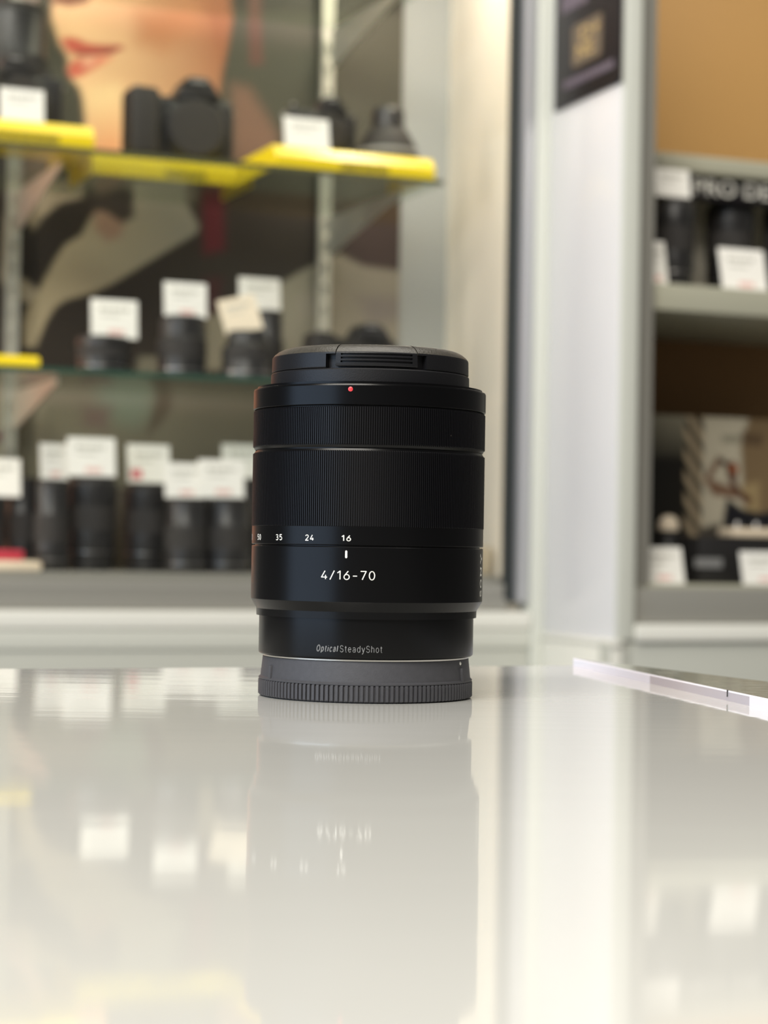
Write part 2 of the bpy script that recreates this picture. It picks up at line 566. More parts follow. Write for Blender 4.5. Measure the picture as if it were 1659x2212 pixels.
# black sides, top coloured lighter for the warm ceiling light it reflects
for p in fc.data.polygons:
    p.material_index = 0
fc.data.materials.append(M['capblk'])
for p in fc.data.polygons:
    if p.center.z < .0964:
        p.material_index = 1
for c in (CAPC, CAPC + PI):
    bm = bmesh.new()
    gz = [(93.5, 94.02), (94.52, 95.04), (95.54, 96.06)]
    rows = [(26.4, 92.55, 0), (28.2, 92.55, 0), (28.3, 92.8, 0)]
    for z0, z1 in gz:
        rows += [(28.3, z0, 0), (27.6, z0 + .03, 1), (27.6, z1 - .03, 1), (28.3, z1, 0)]
    rows += [(28.25, 96.3, 0), (28.1, 96.5, 0), (27.5, 97.1, 0), (26.5, 97.9, 0), (25.3, 98.5, 0), (24.2, 98.8, 0), (19.3, 98.9, 0), (19.3, 96.5, 0)]
    ga = math.radians(20.4)
    azs = [-TA] + [-ga - .002] + list(np.linspace(-ga, ga, 24)) + [ga + .002, TA]
    grid = []
    for r, z, gr in rows:
        row = []
        for d in azs:
            rr = 28.3 if (gr and abs(d) > ga + .001) else r
            taper = 1.0 + (96 - z) * .004 if z < 96 else 1.0
            row.append(bm.verts.new((rr * mm * math.sin(c + d * taper), -rr * mm * math.cos(c + d * taper), z * mm)))
        grid.append(row)
    for i in range(len(grid) - 1):
        for k in range(len(azs) - 1):
            f = bm.faces.new([grid[i][k], grid[i][k + 1], grid[i + 1][k + 1], grid[i + 1][k]])
            f.material_index = 0 if i >= len(grid) - 7 else 1
    for k in (0, len(azs) - 1):
        f = bm.faces.new([g[k] for g in grid])
        f.material_index = 1
    o = link_mesh('pinch_tab', bm, [M['captop'], M['capblk']], fc, True, 25)
    o['label'] = 'pinch tab with three grip grooves'

# ------------------------------------------------------------------ the counter
e0, e1 = at_z(0, 1444.5), at_z(1160, 1438.0)
ed = (e1 - e0).normalized()
corner = at_z(1238, 1437.2)
corner = e0 + ed * (corner - e0).dot(ed)
far_l = e0 - ed * .55
rdir = Vector((.049, -.121, 0)).normalized()
far_r = corner + rdir * .72
poly = [far_l, corner, far_r, Vector((far_r.x, .09, 0)), Vector((far_l.x, .09, 0))]
bm = bmesh.new()
add_prism(bm, [(p.x, p.y) for p in poly], -.028, 0, 'z')
es = [e for e in bm.edges if all(abs(v.co.z) < 1e-6 for v in e.verts)]
bmesh.ops.bevel(bm, geom=es, offset=.0008, segments=2, affect='EDGES', profile=.5)
top = link_mesh('worktop', bm, M['counter'])
tag(top, 'glossy white worktop in the foreground, mirroring the cabinets behind', 'worktop')
bm = bmesh.new()
cen = sum(poly, Vector()) / 5
add_prism(bm, [((p.x - cen.x) * .9 + cen.x, (p.y - cen.y) * .9 + cen.y) for p in poly], -.95, -.0285, 'z')
o = link_mesh('counter_cabinet', bm, M['plinth'])
tag(o, 'pale cabinet carrying the glossy white worktop', 'counter')

# clear sheet lying on the counter
s0 = at_z(1238, 1439.5)
n1 = at_z(1659, 1533.5)
nd = (n1 - s0).normalized()
fdir = rdir
pA = s0
pB = s0 + nd * .30
pC = s0 + fdir * .30 + Vector((.002, .002, 0))
bm = bmesh.new()
T = .0030
ring = []
L1 = []
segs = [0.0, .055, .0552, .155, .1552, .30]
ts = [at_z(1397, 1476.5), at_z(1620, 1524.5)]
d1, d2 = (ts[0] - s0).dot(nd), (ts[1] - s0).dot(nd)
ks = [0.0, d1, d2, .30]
bot = [bm.verts.new(pA + nd * k) for k in ks]
mid = [bm.verts.new(pA + nd * k + Vector((0, 0, T * .86))) for k in ks]
nrm = Vector((nd.y, -nd.x, 0)) * -1
upv = [bm.verts.new(pA + nd * k + Vector((.0003, .0003, T))) for k in ks]
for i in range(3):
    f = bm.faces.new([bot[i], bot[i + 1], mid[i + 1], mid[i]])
    f.material_index = 2 if i == 1 else 1  # middle stretch carries the painted grey reflection
    f = bm.faces.new([mid[i], mid[i + 1], upv[i + 1], upv[i]])
    f.material_index = 1
cB, cT = bm.verts.new(pC), bm.verts.new(pC + Vector((0, 0, T)))
f = bm.faces.new(upv + [cT])
f.material_index = 0
f = bm.faces.new(bot[::-1] + [cB])
f.material_index = 0
f = bm.faces.new([bot[-1], cB, cT, upv[-1], mid[-1]])
f.material_index = 1
f = bm.faces.new([cB, bot[0], mid[0], upv[0], cT])
f.material_index = 1
q = at_z(1571, 1514)
kq = (q - s0).dot(nd)
for (dk, z0, z1) in ((0, .0012, .0032),):
    c0 = pA + nd * (kq + dk) + Vector((-.0001, -.0001, 0))
    add_box(bm, c0.x - .0002, c0.x + .0002, c0.y - .0002, c0.y + .0002, z0, z1, 3)
for k in range(40):
    t0 = .02 + .007 * k
    if t0 > .29:
        break
    c0 = pA + nd * t0
    c1 = pA + nd * (t0 + .0071)
sheet = link_mesh('clear_sheet', bm, [M['acrylic'], M['edge_w'], M['edge_refl'], M['nick']])
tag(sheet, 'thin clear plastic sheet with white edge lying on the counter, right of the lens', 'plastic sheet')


# ------------------------------------------------------------------ cabinet frames
class Frame:
    def __init__(self, O, deg):
        self.O = Vector(O)
        self.t = math.radians(deg)
        self.U = Vector((math.cos(self.t), math.sin(self.t), 0))
        self.W = Vector((-math.sin(self.t), math.cos(self.t), 0))

    def hit(self, px, py, w):
        d = ray(px, py)
        o = Vector((0, 0, CAMZ)) - self.O
        t = (w - o.dot(self.W)) / d.dot(self.W)
        p = o + d * t
        return p.dot(self.U), p.z

    def world(self, u, w, z):
        return self.O + self.U * u + self.W * w + Vector((0, 0, z))

    def px(self, u, w, z):
        p = CAMM.inverted() @ self.world(u, w, z)
        return CX + F * p.x / -p.z, CY - F * p.y / -p.z


LF = Frame((0, 2.5, 0), 22.5)
RF = Frame((.30, 2.30, 0), 22.5)


def fbox(fr, name, u0, u1, w0, w1, z0, z1, m, bev=.001, parent=None, kind=None):
    """a box in a cabinet frame; origin at its base centre"""
    cu, cw = (u0 + u1) / 2, (w0 + w1) / 2
    bm = bmesh.new()
    add_box(bm, u0 - cu, u1 - cu, w0 - cw, w1 - cw, 0, z1 - z0, 0, bev)
    o = link_mesh(name, bm, m, None, True, 40)
    if parent is None:
        o.location = fr.world(cu, cw, z0)
        o.rotation_euler.z = fr.t
    else:
        o.parent = parent
        base = Vector(parent['base_uwz'])
        o.location = (cu - base.x, cw - base.y, z0 - base.z)
    if kind:
        o['kind'] = kind
    return o


def froot(fr, name, u, w, z, label, cat, group=None, rz=0.0):
    o = empty(name, fr.world(u, w, z), fr.t + rz, label, cat, group)
    o['base_uwz'] = (u, w, z)
    return o


# ---- left cabinet shell
ZTOP, ZFLOOR = .98, -.95
WB = .33                                    # back plane
u_side = LF.hit(972, 620, WB)[0]            # inner corner of back and side wall
u_left = -1.15
u_post0, _ = LF.hit(1118, 620, -.05)
u_post1, _ = LF.hit(1150, 620, -.05)
u_post2, _ = LF.hit(1184, 620, -.05)
lc = froot(LF, 'display_cabinet', (u_left + u_post1) / 2, .15, ZFLOOR, 'tall glass-fronted display cabinet behind the counter, poster on its back wall', 'display cabinet')
fbox(LF, 'back_panel', u_left, u_side + .06, WB + .012, WB + .03, ZFLOOR + .01, ZTOP, M['backwhite'], .001, lc)
zs = LF.hit(600, 1240, -.02)[1]
# side wall runs from the back corner to the front stile
p0 = Vector((u_side, WB + .012))
p1 = Vector((LF.hit(1099, 620, -.03)[0], -.03))
bm = bmesh.new()
base = Vector(lc['base_uwz'])
add_prism(bm, [(p0.x - base.x, p0.y - base.y), (p1.x - base.x, p1.y - base.y), (p1.x + .02 - base.x, p1.y - base.y), (p0.x + .06 - base.x, p0.y - base.y)], .02, ZTOP - ZFLOOR, 'z')
o = link_mesh('side_panel', bm, M['inner'], lc)
fbox(LF, 'top_panel', u_left, u_post1, -.05, WB + .03, ZTOP, ZTOP + .03, M['frame'], .001, lc)
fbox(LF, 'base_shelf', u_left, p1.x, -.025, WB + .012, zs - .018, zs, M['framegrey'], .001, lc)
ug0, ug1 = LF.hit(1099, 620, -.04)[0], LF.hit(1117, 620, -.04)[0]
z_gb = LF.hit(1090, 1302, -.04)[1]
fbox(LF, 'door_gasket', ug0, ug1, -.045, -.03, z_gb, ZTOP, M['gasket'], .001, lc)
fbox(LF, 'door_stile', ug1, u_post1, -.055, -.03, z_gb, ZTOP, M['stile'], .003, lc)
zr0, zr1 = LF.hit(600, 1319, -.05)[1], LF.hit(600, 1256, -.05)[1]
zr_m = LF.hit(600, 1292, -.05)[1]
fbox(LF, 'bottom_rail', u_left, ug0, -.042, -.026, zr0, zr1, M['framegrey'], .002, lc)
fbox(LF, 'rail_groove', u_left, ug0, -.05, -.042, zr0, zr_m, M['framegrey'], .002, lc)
zsl0 = LF.hit(600, 1360, -.06)[1]
fbox(LF, 'sill', u_left, u_post1, -.062, .28, zsl0, zr0, M['sill'], .004, lc)
za0 = LF.hit(600, 1401, -.05)[1]
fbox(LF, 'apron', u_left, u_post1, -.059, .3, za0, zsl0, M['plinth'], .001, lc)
fbox(LF, 'plinth', u_left, LF.hit(1137, 1400, -.05)[0], -.056, .3, ZFLOOR + .001, za0, M['plinthdark'], .001, lc)
o = fbox(LF, 'door_glass', u_left, ug0, -.038, -.034, zr1 - .002, ZTOP, M['glass'], 0, lc)
fbox(LF, 'end_panel', u_left - .02, u_left - .0005, -.05, WB + .03, ZFLOOR + .001, ZTOP, M['frame'], .001, lc)
# corner post beside the white return panel
o = fbox(LF, 'corner_post', u_post1 + .0005, u_post2, -.062, -.01, ZFLOOR + .001, ZTOP, M['frame'], .003)
tag(o, 'pale aluminium corner post between the glass door and the white panel', 'post')

# slotted wall standards
for px, lab in ((698, 'steel slotted shelf upright near the right end of the poster'), (26, 'steel slotted shelf upright at the left end of the poster')):
    u, _ = LF.hit(px, 600, WB - .01)
    bm = bmesh.new()
    w = .0085
    add_box(bm, -w, -w * .35, -.004, .004, 0, .94)
    add_box(bm, w * .35, w, -.004, .004, 0, .94)
    k = 0
    while k * .03 < .92:
        add_box(bm, -w * .36, w * .36, -.004, .002, k * .03, k * .03 + .014)
        k += 1
    add_box(bm, -w, w, .002, .005, 0, .94)
    o = link_mesh('shelf_upright', bm, M['steel'])
    o.location = LF.world(u, WB - .012, zs + .002)
    o.rotation_euler.z = LF.t
    tag(o, lab, 'shelf upright', 'slotted uprights of the left cabinet')

# glass shelves
U_SH1 = LF.hit(958, 392, 0)[0]
zA = LF.hit(480, 346, 0)[1]
zB = LF.hit(400, 808, 0)[1]
zT = LF.hit(600, 38, .29)[1]


def glass_shelf(z, u0, u1, w0, w1, lab, edge, th=.006):
    r = froot(LF, 'glass_shelf', (u0 + u1) / 2, (w0 + w1) / 2, z - th, lab, 'glass shelf', 'glass shelves of the left cabinet')
    fbox(LF, 'shelf_pane', u0, u1, w0 + .0012, w1, z - th, z, M['shelfglass'], 0, r)
    fbox(LF, 'polished_edge', u0, u1, w0, w0 + .001, z - th, z, M[edge], 0, r)
    for px in (698, 26):
        uu, _ = LF.hit(px, 600, WB - .01)
        bm = bmesh.new()
        b = Vector(r['base_uwz'])
        x = uu - b.x
        add_prism(bm, [(w1 + .004 - b.y, -.001), (w0 + .06 - b.y, -.001), (w0 + .06 - b.y, -.008), (w1 - .02 - b.y, -.05), (w1 + .004 - b.y, -.05)], x - .0015, x + .0015, 'x')
        link_mesh('bracket', bm, M['steel'], r)
    return r


glass_shelf(zA, u_left + .01, U_SH1, 0, .295, 'glass shelf carrying the yellow risers and the large camera', 'glassedge2')
glass_shelf(zB, u_left + .01, U_SH1 + .01, 0, .295, 'green-edged glass shelf carrying the row of price-tagged lenses', 'glassedge')
glass_shelf(zT, u_left + .01, U_SH1, 0, .295, 'glass shelf high up, crossing the top of the poster', 'glassedge2')


# ------------------------------------------------------------------ printed posters (flat prints, colour per vertex)
def sd_poly(P, poly):
    """signed distance (positive inside) of points P (N,2) to a polygon"""
    poly = np.array(poly, float)
    n = len(poly)
    d = np.full(len(P), 1e9)
    ins = np.zeros(len(P), bool)
    for i in range(n):
        a, b = poly[i], poly[(i + 1) % n]
        e = b - a
        w = P - a
        t = np.clip((w @ e) / (e @ e + 1e-9), 0, 1)
        d = np.minimum(d, np.hypot(*(w - t[:, None] * e).T))
        c = ((a[1] <= P[:, 1]) & (P[:, 1] < b[1])) | ((b[1] <= P[:, 1]) & (P[:, 1] < a[1]))
        with np.errstate(divide='ignore', invalid='ignore'):
            xi = a[0] + (P[:, 1] - a[1]) * e[0] / (e[1] if e[1] else 1e-9)
        ins ^= c & (P[:, 0] < xi)
    return np.where(ins, d, -d)


def printed_panel(fr, name, u0, u1, w, z0, z1, layers, base, nu, nz, gain, th=.003):
    """layers: (polygon in picture units, colour or (colour_a, colour_b, pa, pb) gradient, softness)"""
    us, zs_ = np.linspace(u0, u1, nu), np.linspace(z0, z1, nz)
    P = np.array([fr.px(u, w, z) for z in zs_ for u in us])
    col = np.tile(np.array([lin(c) for c in base]), (len(P), 1))
    for poly, c, soft in layers:
        a = np.clip(sd_poly(P, poly) / soft + .5, 0, 1)[:, None]
        a = a * a * (3 - 2 * a)
        if isinstance(c[0], (tuple, list)):
            ca, cb, pa, pb = c
            pa, pb = np.array(pa, float), np.array(pb, float)
            t = np.clip(((P - pa) @ (pb - pa)) / ((pb - pa) @ (pb - pa)), 0, 1)[:, None]
            cc = np.array([lin(x) for x in ca]) * (1 - t) + np.array([lin(x) for x in cb]) * t
        else:
            cc = np.array([lin(x) for x in c])
        col = col * (1 - a) + cc * a
    col = np.clip(col * gain, 0, .9)
    cu = (u0 + u1) / 2
    verts = [(u - cu, 0, z - z0) for z in zs_ for u in us]
    faces = [(j * nu + i, j * nu + i + 1, (j + 1) * nu + i + 1, (j + 1) * nu + i) for j in range(nz - 1) for i in range(nu - 1)]
    nb = len(verts)
    verts += [(u0 - cu, th, 0), (u1 - cu, th, 0), (u1 - cu, th, z1 - z0), (u0 - cu, th, z1 - z0)]
    c00, c10, c11, c01 = 0, nu - 1, nz * nu - 1, (nz - 1) * nu
    faces += [(nb, nb + 3, nb + 2, nb + 1), (c00, nb, nb + 1, c10), (c10, nb + 1, nb + 2, c11), (c11, nb + 2, nb + 3, c01), (c01, nb + 3, nb, c00)]
    me = bpy.data.meshes.new(name)
    me.from_pydata(verts, [], faces)
    at = me.color_attributes.new('print', 'FLOAT_COLOR', 'POINT')
    data = np.ones((len(verts), 4), np.float32)
    data[:nb, :3] = col
    data[nb:, :3] = .3
    at.data.foreach_set('color', data.ravel())
    me.materials.append(M['poster'])
    o = bpy.data.objects.new(name, me)
    C.objects.link(o)
    o.location = fr.world(cu, w, z0)
    o.rotation_euler.z = fr.t
    return o


PW = WB + .004
up0, up1 = u_left + .005, LF.hit(862, 620, PW)[0]
B = (48, 42, 37)
layers = [
    # upper half: portrait against olive grey
    ([(-600, -300), (875, -300), (868, 455), (-600, 380)], (78, 76, 66), 10),
    ([(-600, -300), (20, -300), (10, 380), (-600, 380)], (70, 64, 66), 30),
    ([(118, -200), (112, 40), (120, 70), (127, 92), (140, 112), (148, 128), (146, 150), (156, 172), (172, 190), (180, 215), (186, 260), (186, 330),
      (270, 345), (330, 330), (470, 230), (480, 160), (492, 100), (505, 20), (515, -200)], ((238, 196, 152), (160, 104, 76), (190, 160), (470, 80)), 14),
    ([(186, 190), (260, 180), (262, 330), (190, 330)], ((238, 204, 156), (225, 160, 115), (215, 220), (240, 320)), 30),
    ([(118, -40), (205, -30), (190, 6), (150, 14), (112, 6)], (128, 84, 68), 16),
    ([(300, 30), (420, 10), (440, 60), (350, 110), (300, 90)], (186, 128, 92), 70),
    ([(130, 84), (150, 79), (172, 84), (185, 92), (214, 96), (262, 98), (268, 106), (240, 114), (200, 119), (165, 118), (148, 113)], ((206, 104, 86), (170, 86, 74), (150, 90), (240, 108)), 10),
    ([(160, 112), (200, 113), (262, 105), (240, 116), (200, 120), (165, 120)], (132, 66, 56), 8),
    ([(146, 152), (152, 136), (175, 123), (215, 120), (248, 120), (228, 136), (200, 152), (172, 167), (152, 166)], ((206, 102, 86), (228, 146, 118), (152, 150), (220, 130)), 10),
    ([(178, 126), (205, 124), (200, 140), (180, 143)], (240, 182, 152), 14),
    ([(490, -200), (880, -200), (880, 30), (500, 20)], (58, 54, 48), 30),
    ([(535, -20), (562, -20), (568, 140), (540, 140)], (104, 74, 66), 18),
    ([(500, 180), (540, 190), (600, 290), (600, 350), (500, 350)], (124, 96, 82), 40),
    # lower half
    ([(-600, 380), (870, 455), (866, 1300), (-600, 1300)], B, 10),
    
    ([(60, 385), (185, 392), (180, 425), (130, 438), (90, 470), (72, 498), (55, 470)], (158, 144, 124), 14),
    ([(30, 380), (46, 380), (38, 520), (28, 590), (70, 615), (86, 640), (60, 655), (18, 635), (4, 600), (10, 480)], (172, 160, 142), 12),
    ([(52, 750), (50, 700), (62, 660), (92, 612), (120, 560), (142, 528), (176, 508), (196, 470), (212, 458), (268, 486), (285, 440), (290, 395),
      (402, 385), (404, 440), (430, 488), (424, 505), (380, 530), (310, 572), (240, 614), (200, 632), (140, 648), (118, 664), (98, 696), (76, 750)],
     ((164, 150, 124), (130, 126, 114), (150, 600), (360, 460)), 12),
    ([(204, 458), (232, 450), (268, 476), (262, 510), (232, 522), (205, 495)], (142, 116, 100), 22),
    ([(182, 420), (285, 405), (290, 470), (262, 480), (210, 446)], (56, 50, 46), 16),
    ([(400, 400), (870, 440), (868, 490), (405, 440)], (66, 52, 38), 12),
    ([(436, 420), (484, 424), (486, 540), (440, 550)], (84, 32, 38), 22),
    ([(440, 600), (480, 600), (470, 700), (430, 690)], (62, 36, 36), 30),
    ([(598, 618), (640, 592), (690, 566), (735, 548), (780, 570), (868, 582), (868, 1000), (598, 1000)], (134, 127, 114), 14),
    ([(740, 480), (868, 486), (868, 585), (790, 575), (745, 550)], (64, 52, 50), 18),
    ([(640, 640), (700, 610), (730, 650), (650, 690)], (142, 133, 122), 40),
    ([(770, 640), (868, 640), (868, 690), (800, 700)], (122, 114, 108), 40),
    ([(445, 690), (470, 672), (500, 700), (492, 800), (445, 800)], (128, 120, 104), 16),
    ([(300, 770), (350, 770), (350, 800), (290, 830)], (110, 104, 90), 16),
    # bottom part below the second shelf
    ([(-600, 815), (868, 850), (866, 1300), (-600, 1300)], ((132, 124, 108), (104, 98, 86), (60, 930), (560, 930)), 16),
    ([(210, 830), (330, 836), (330, 900), (290, 925), (220, 905)], (124, 130, 116), 60),
    ([(180, 880), (240, 880), (230, 930), (180, 920)], (118, 100, 94), 40),
    ([(340, 850), (370, 850), (372, 880), (345, 920), (318, 940), (325, 900)], (94, 84, 72), 20),
    ([(-3000, -400), (-90, -400), (-90, 1300), (-3000, 1300)], (240, 165, 140), 40),  # unseen salmon area, added so the lens reflects a pink left rim
    ([(60, 815), (82, 815), (82, 860), (70, 890), (40, 925), (10, 948), (-30, 965), (-30, 945), (12, 925), (40, 895), (58, 865)], (82, 38, 42), 12),
]
poster = printed_panel(LF, 'wall_poster', up0, up1, PW, -.04, ZTOP - .01, layers, (78, 76, 66), 300, 380, 1.0)
tag(poster, 'large printed poster with a woman\'s lips on the left cabinet\'s back wall', 'poster')


# ------------------------------------------------------------------ goods: price cards, risers, lenses, cameras
def price_card(fr, pxl, pxr, pyt, pyb, w, label, group, lean=12, z_base=None, twist=0.0, red='line', tilt=0.0, paper='card'):
    pc = (pxl + pxr) / 2
    uL, zb = fr.hit(pxl, pyb, w)
    uR, _ = fr.hit(pxr, pyb, w)
    _, zt = fr.hit(pc, pyt, w)
    _, zb = fr.hit(pc, pyb, w)
    if z_base is not None:
        zb = z_base
    wd, h = uR - uL, (zt - zb) / math.cos(math.radians(lean))
    r = empty('price_card', fr.world((uL + uR) / 2, w, zb), fr.t + math.radians(twist), label, 'price card', group)
    Lm = Matrix.Rotation(math.radians(tilt), 4, 'Y') @ Matrix.Rotation(-math.radians(lean), 4, 'X')
    bm = bmesh.new()
    add_box(bm, -wd / 2, wd / 2, 0, .0009, 0, h, 0, .0)
    # printed lines
    x = -wd * .32
    while x < wd * .3:
        l = random.uniform(.06, .14) * wd
        add_box(bm, x, min(x + l, wd * .33), -.0002, .0001, h * .70, h * .80, 1)
        x += l + wd * .03
    add_box(bm, -wd * .30, wd * .12, -.0002, .0001, h * .56, h * .60, 1)
    if red == 'line':
        x = -wd * .12
        while x < wd * .22:
            add_box(bm, x, x + wd * .06, -.0002, .0001, h * .10, h * .22, 2)
            x += wd * .085
    elif red == 'dot':
        add_box(bm, -wd * .42, -wd * .16, -.0002, .0001, h * .12, h * .36, 3)
    for v in bm.verts:
        v.co = Lm @ v.co
    link_mesh('card', bm, [M[paper], M['grey_ink'], M['red_ink'], M['redcard']], r)
    bm = bmesh.new()
    s = math.sin(math.radians(lean))
    hh = h * .62
    y1 = hh * s * 1.0 + .0012
    add_prism(bm, [(.0035, 0), (y1 + .006, 0), (y1 + .004, hh * .2), (y1 + .0012, hh * .98), (y1, hh * .98)], -wd * .12, wd * .12, 'x')
    for v in bm.verts:
        v.co = Matrix.Rotation(math.radians(tilt), 4, 'Y') @ v.co
    link_mesh('prop', bm, M['card'], r)
    return r


def riser(fr, pxl, pxr, w, z, h, depth, label, text_at=None, px_y=320):
    uL, uR = fr.hit(pxl, px_y, w)[0], fr.hit(pxr, px_y, w)[0]
    L = uR - uL
    r = empty('riser', fr.world((uL + uR) / 2, w, z), fr.t, label, 'display riser', 'yellow risers')
    bm = bmesh.new()
    # vertical lip below, sloping strip above, flat top behind
    add_prism(bm, [(0, 0), (0, h * .50), (h * .40, h * .97), (h * .45, h), (depth, h), (depth, h - .003), (h * .5, h - .003), (.003, h * .46), (.003, 0)], -L / 2, L / 2, 'x')
    for x in (-L / 2, L / 2 - .003):
        add_prism(bm, [(.003, 0), (.003, h * .47), (h * .5, h - .003), (depth - .001, h - .003), (depth - .001, 0)], x, x + .003, 'x')
    link_mesh('shell', bm, M['yellow'], r)
    if text_at is not None:
        bm = bmesh.new()
        x = text_at[0] * L
        while x < text_at[1] * L:
            wgl = random.uniform(.0035, .006)
            add_box(bm, x, x + .0014, -.0004, .0004, h * .08, h * .42)
            add_box(bm, x, x + wgl, -.0004, .0004, h * .34, h * .42)
            add_box(bm, x + wgl - .0012, x + wgl, -.0004, .0004, h * .08, h * .38)
            x += wgl + .0015
        link_mesh('lettering', bm, M['print'], r)
    return r


def shop_lens(fr, pxc, pw, pyt, w, z, label, group, py_ref=None, style=0, name='lens'):
    u, zt = fr.hit(pxc, pyt, w)
    H = zt - z
    loc = fr.world(u, w, z)
    R = pw / 2 * (loc.y) / F
    r = empty(name, loc, fr.t, label, 'camera lens', group)
    bm = bmesh.new()
    if style == 0:      # wide front, narrower mount
        prof = [(0, 0), (R * .80, 0), (R * .86, H * .03), (R * .86, H * .16), (R * .95, H * .22), (R * .95, H * .42)]
        prof2 = [(R * .95, H * .70), (R, H * .74), (R, H * .92), (R * .92, H * .95), (R * .9, H * .95)]
        g0, g1, gr = H * .42, H * .70, R * .99
        capr, capz = R * .9, H * .95
    elif style == 1:    # slim
        prof = [(0, 0), (R * .95, 0), (R, H * .03), (R, H * .3)]
        prof2 = [(R, H * .62), (R * .93, H * .66), (R * .93, H * .93), (R * .85, H * .95)]
        g0, g1, gr = H * .30, H * .62, R * 1.02
        capr, capz = R * .88, H * .95
    else:               # wide base, tapering
        prof = [(0, 0), (R, 0), (R, H * .10), (R * .92, H * .18), (R * .9, H * .36)]
        prof2 = [(R * .88, H * .66), (R * .75, H * .74), (R * .73, H * .93), (R * .7, H * .95)]
        g0, g1, gr = H * .36, H * .66, R * .93
        capr, capz = R * .7, H * .95
    add_lathe(bm, prof + [(gr * .97, g0), (gr * .97, g1)] + prof2, 40)
    link_mesh('barrel', bm, M['blk'], r, True, 30)
    bm = bmesh.new()
    n = 60
    rows = []
    for zz in (g0 + .001, g1 - .001):
        row = []
        for k in range(n * 2):
            a = PI * k / n
            rr = gr * (1.0 if k % 2 else .985)
            row.append(bm.verts.new((rr * math.sin(a), -rr * math.cos(a), zz)))
        rows.append(row)
    for k in range(n * 2):
        bm.faces.new([rows[0][k], rows[0][(k + 1) % (2 * n)], rows[1][(k + 1) % (2 * n)], rows[1][k]])
    for row in rows:
        bm.faces.new(row)
    link_mesh('grip_ring', bm, M['blk2'], r)
    bm = bmesh.new()
    add_lathe(bm, [(capr * .98, capz - .001), (capr * 1.01, capz), (capr * 1.01, capz + H * .03), (capr * .9, H), (0, H)], 40)
    link_mesh('cap', bm, M['blk2'], r, True, 30)
    bm = bmesh.new()
    zz = H * .20 if style == 0 else H * .12
    rr = (R * .93 if style == 0 else R * 1.005 if style == 1 else R * 1.0)
    add_lathe(bm, [(rr * .95, zz - .0012), (rr * 1.01, zz - .0008), (rr * 1.01, zz + .0008), (rr * .95, zz + .0012)], 40)
    o = link_mesh('accent_ring', bm, M['glint'], r, True)
    o['label'] = 'thin bright ring'
    return r


def camera_body(fr, u, w, z, Wd, Hd, label, group=None, grip=True, hump=.5, mount=.56, rz=0.0):
    """mirrorless / reflex body seen from the front; u = centre"""
    r = empty('camera', fr.world(u, w, z), fr.t + rz, label, 'camera', group)
    D = Wd * .42
    hb = Hd * .78
    bm = bmesh.new()
    add_box(bm, -Wd * .46, Wd * .5, -D * .25, D * .35, 0, hb, 0, Hd * .07, 3)
    link_mesh('body', bm, M['blk'], r, True, 40)
    if grip:
        bm = bmesh.new()
        add_box(bm, -Wd * .5, -Wd * .22, -D * .62, D * .2, Hd * .01, hb * 1.06, 0, Wd * .07, 4)
        link_mesh('grip', bm, M['blk2'], r, True, 50)
    hx = (hump - .5) * Wd
    bm = bmesh.new()
    pts = [(hx - Wd * .20, hb * .96), (hx - Wd * .13, Hd * .93), (hx - Wd * .10, Hd * .985), (hx - Wd * .07, Hd), (hx + Wd * .07, Hd), (hx + Wd * .10, Hd * .985), (hx + Wd * .14, Hd * .93), (hx + Wd * .23, hb * .96)]
    vs = add_prism(bm, pts, -D * .42, D * .3, 'y')
    bmesh.ops.bevel(bm, geom=[e for e in bm.edges], offset=Wd * .012, segments=2, affect='EDGES', profile=.5)
    link_mesh('viewfinder_hump', bm, M['blk'], r, True, 40)
    bm = bmesh.new()
    add_box(bm, hx - Wd * .065, hx + Wd * .065, -D * .430, -D * .415, Hd * .935, Hd * .965)
    link_mesh('name_lettering', bm, M['greypaint'], r)
    mx = (mount - .5) * Wd
    Rm = Hd * .34
    Mt = Matrix.Translation((mx, -D * .25, Hd * .40)) @ Matrix.Rotation(PI / 2, 4, 'X')
    bm = bmesh.new()
    add_lathe(bm, [(Rm * 1.12, -.004), (Rm * 1.1, D * .10), (Rm * 1.0, D * .16), (Rm * .9, D * .16)], 48, M4=Mt)
    link_mesh('mount_collar', bm, M['blk'], r, True, 30)
    bm = bmesh.new()
    add_lathe(bm, [(Rm * .97, D * .10), (Rm * .97, D * .20), (Rm * .9, D * .23), (Rm * .5, D * .235), (0, D * .235)], 48, M4=Mt)
    link_mesh('body_cap', bm, M['blk2'], r, True, 30)
    for x, rr, hh in ((-Wd * .34, Wd * .05, Hd * .05), (Wd * .34, Wd * .06, Hd * .07)):
        bm = bmesh.new()
        add_lathe(bm, [(rr, hb - .002), (rr, hb + hh), (rr * .9, hb + hh * 1.15), (0, hb + hh * 1.15)], 24, center=(x, D * .08, 0))
        link_mesh('dial', bm, M['blk2'], r, True, 30)
    bm = bmesh.new()
    add_lathe(bm, [(Wd * .024, hb * 1.05), (Wd * .024, hb * 1.09), (0, hb * 1.10)], 16, center=(-Wd * .40, -D * .3, 0))
    link_mesh('shutter_button', bm, M['glint'], r, True)
    for x in (-Wd * .475, Wd * .5):
        bm = bmesh.new()
        add_lathe(bm, [(.003, -.001), (.0042, 0), (.003, .001), (.0018, 0), (.003, -.001)], 16, M4=Matrix.Translation((x, 0, hb * .86)) @ Matrix.Rotation(PI / 2, 4, 'X'))
        link_mesh('strap_lug', bm, M['glint'], r, True)
    return r


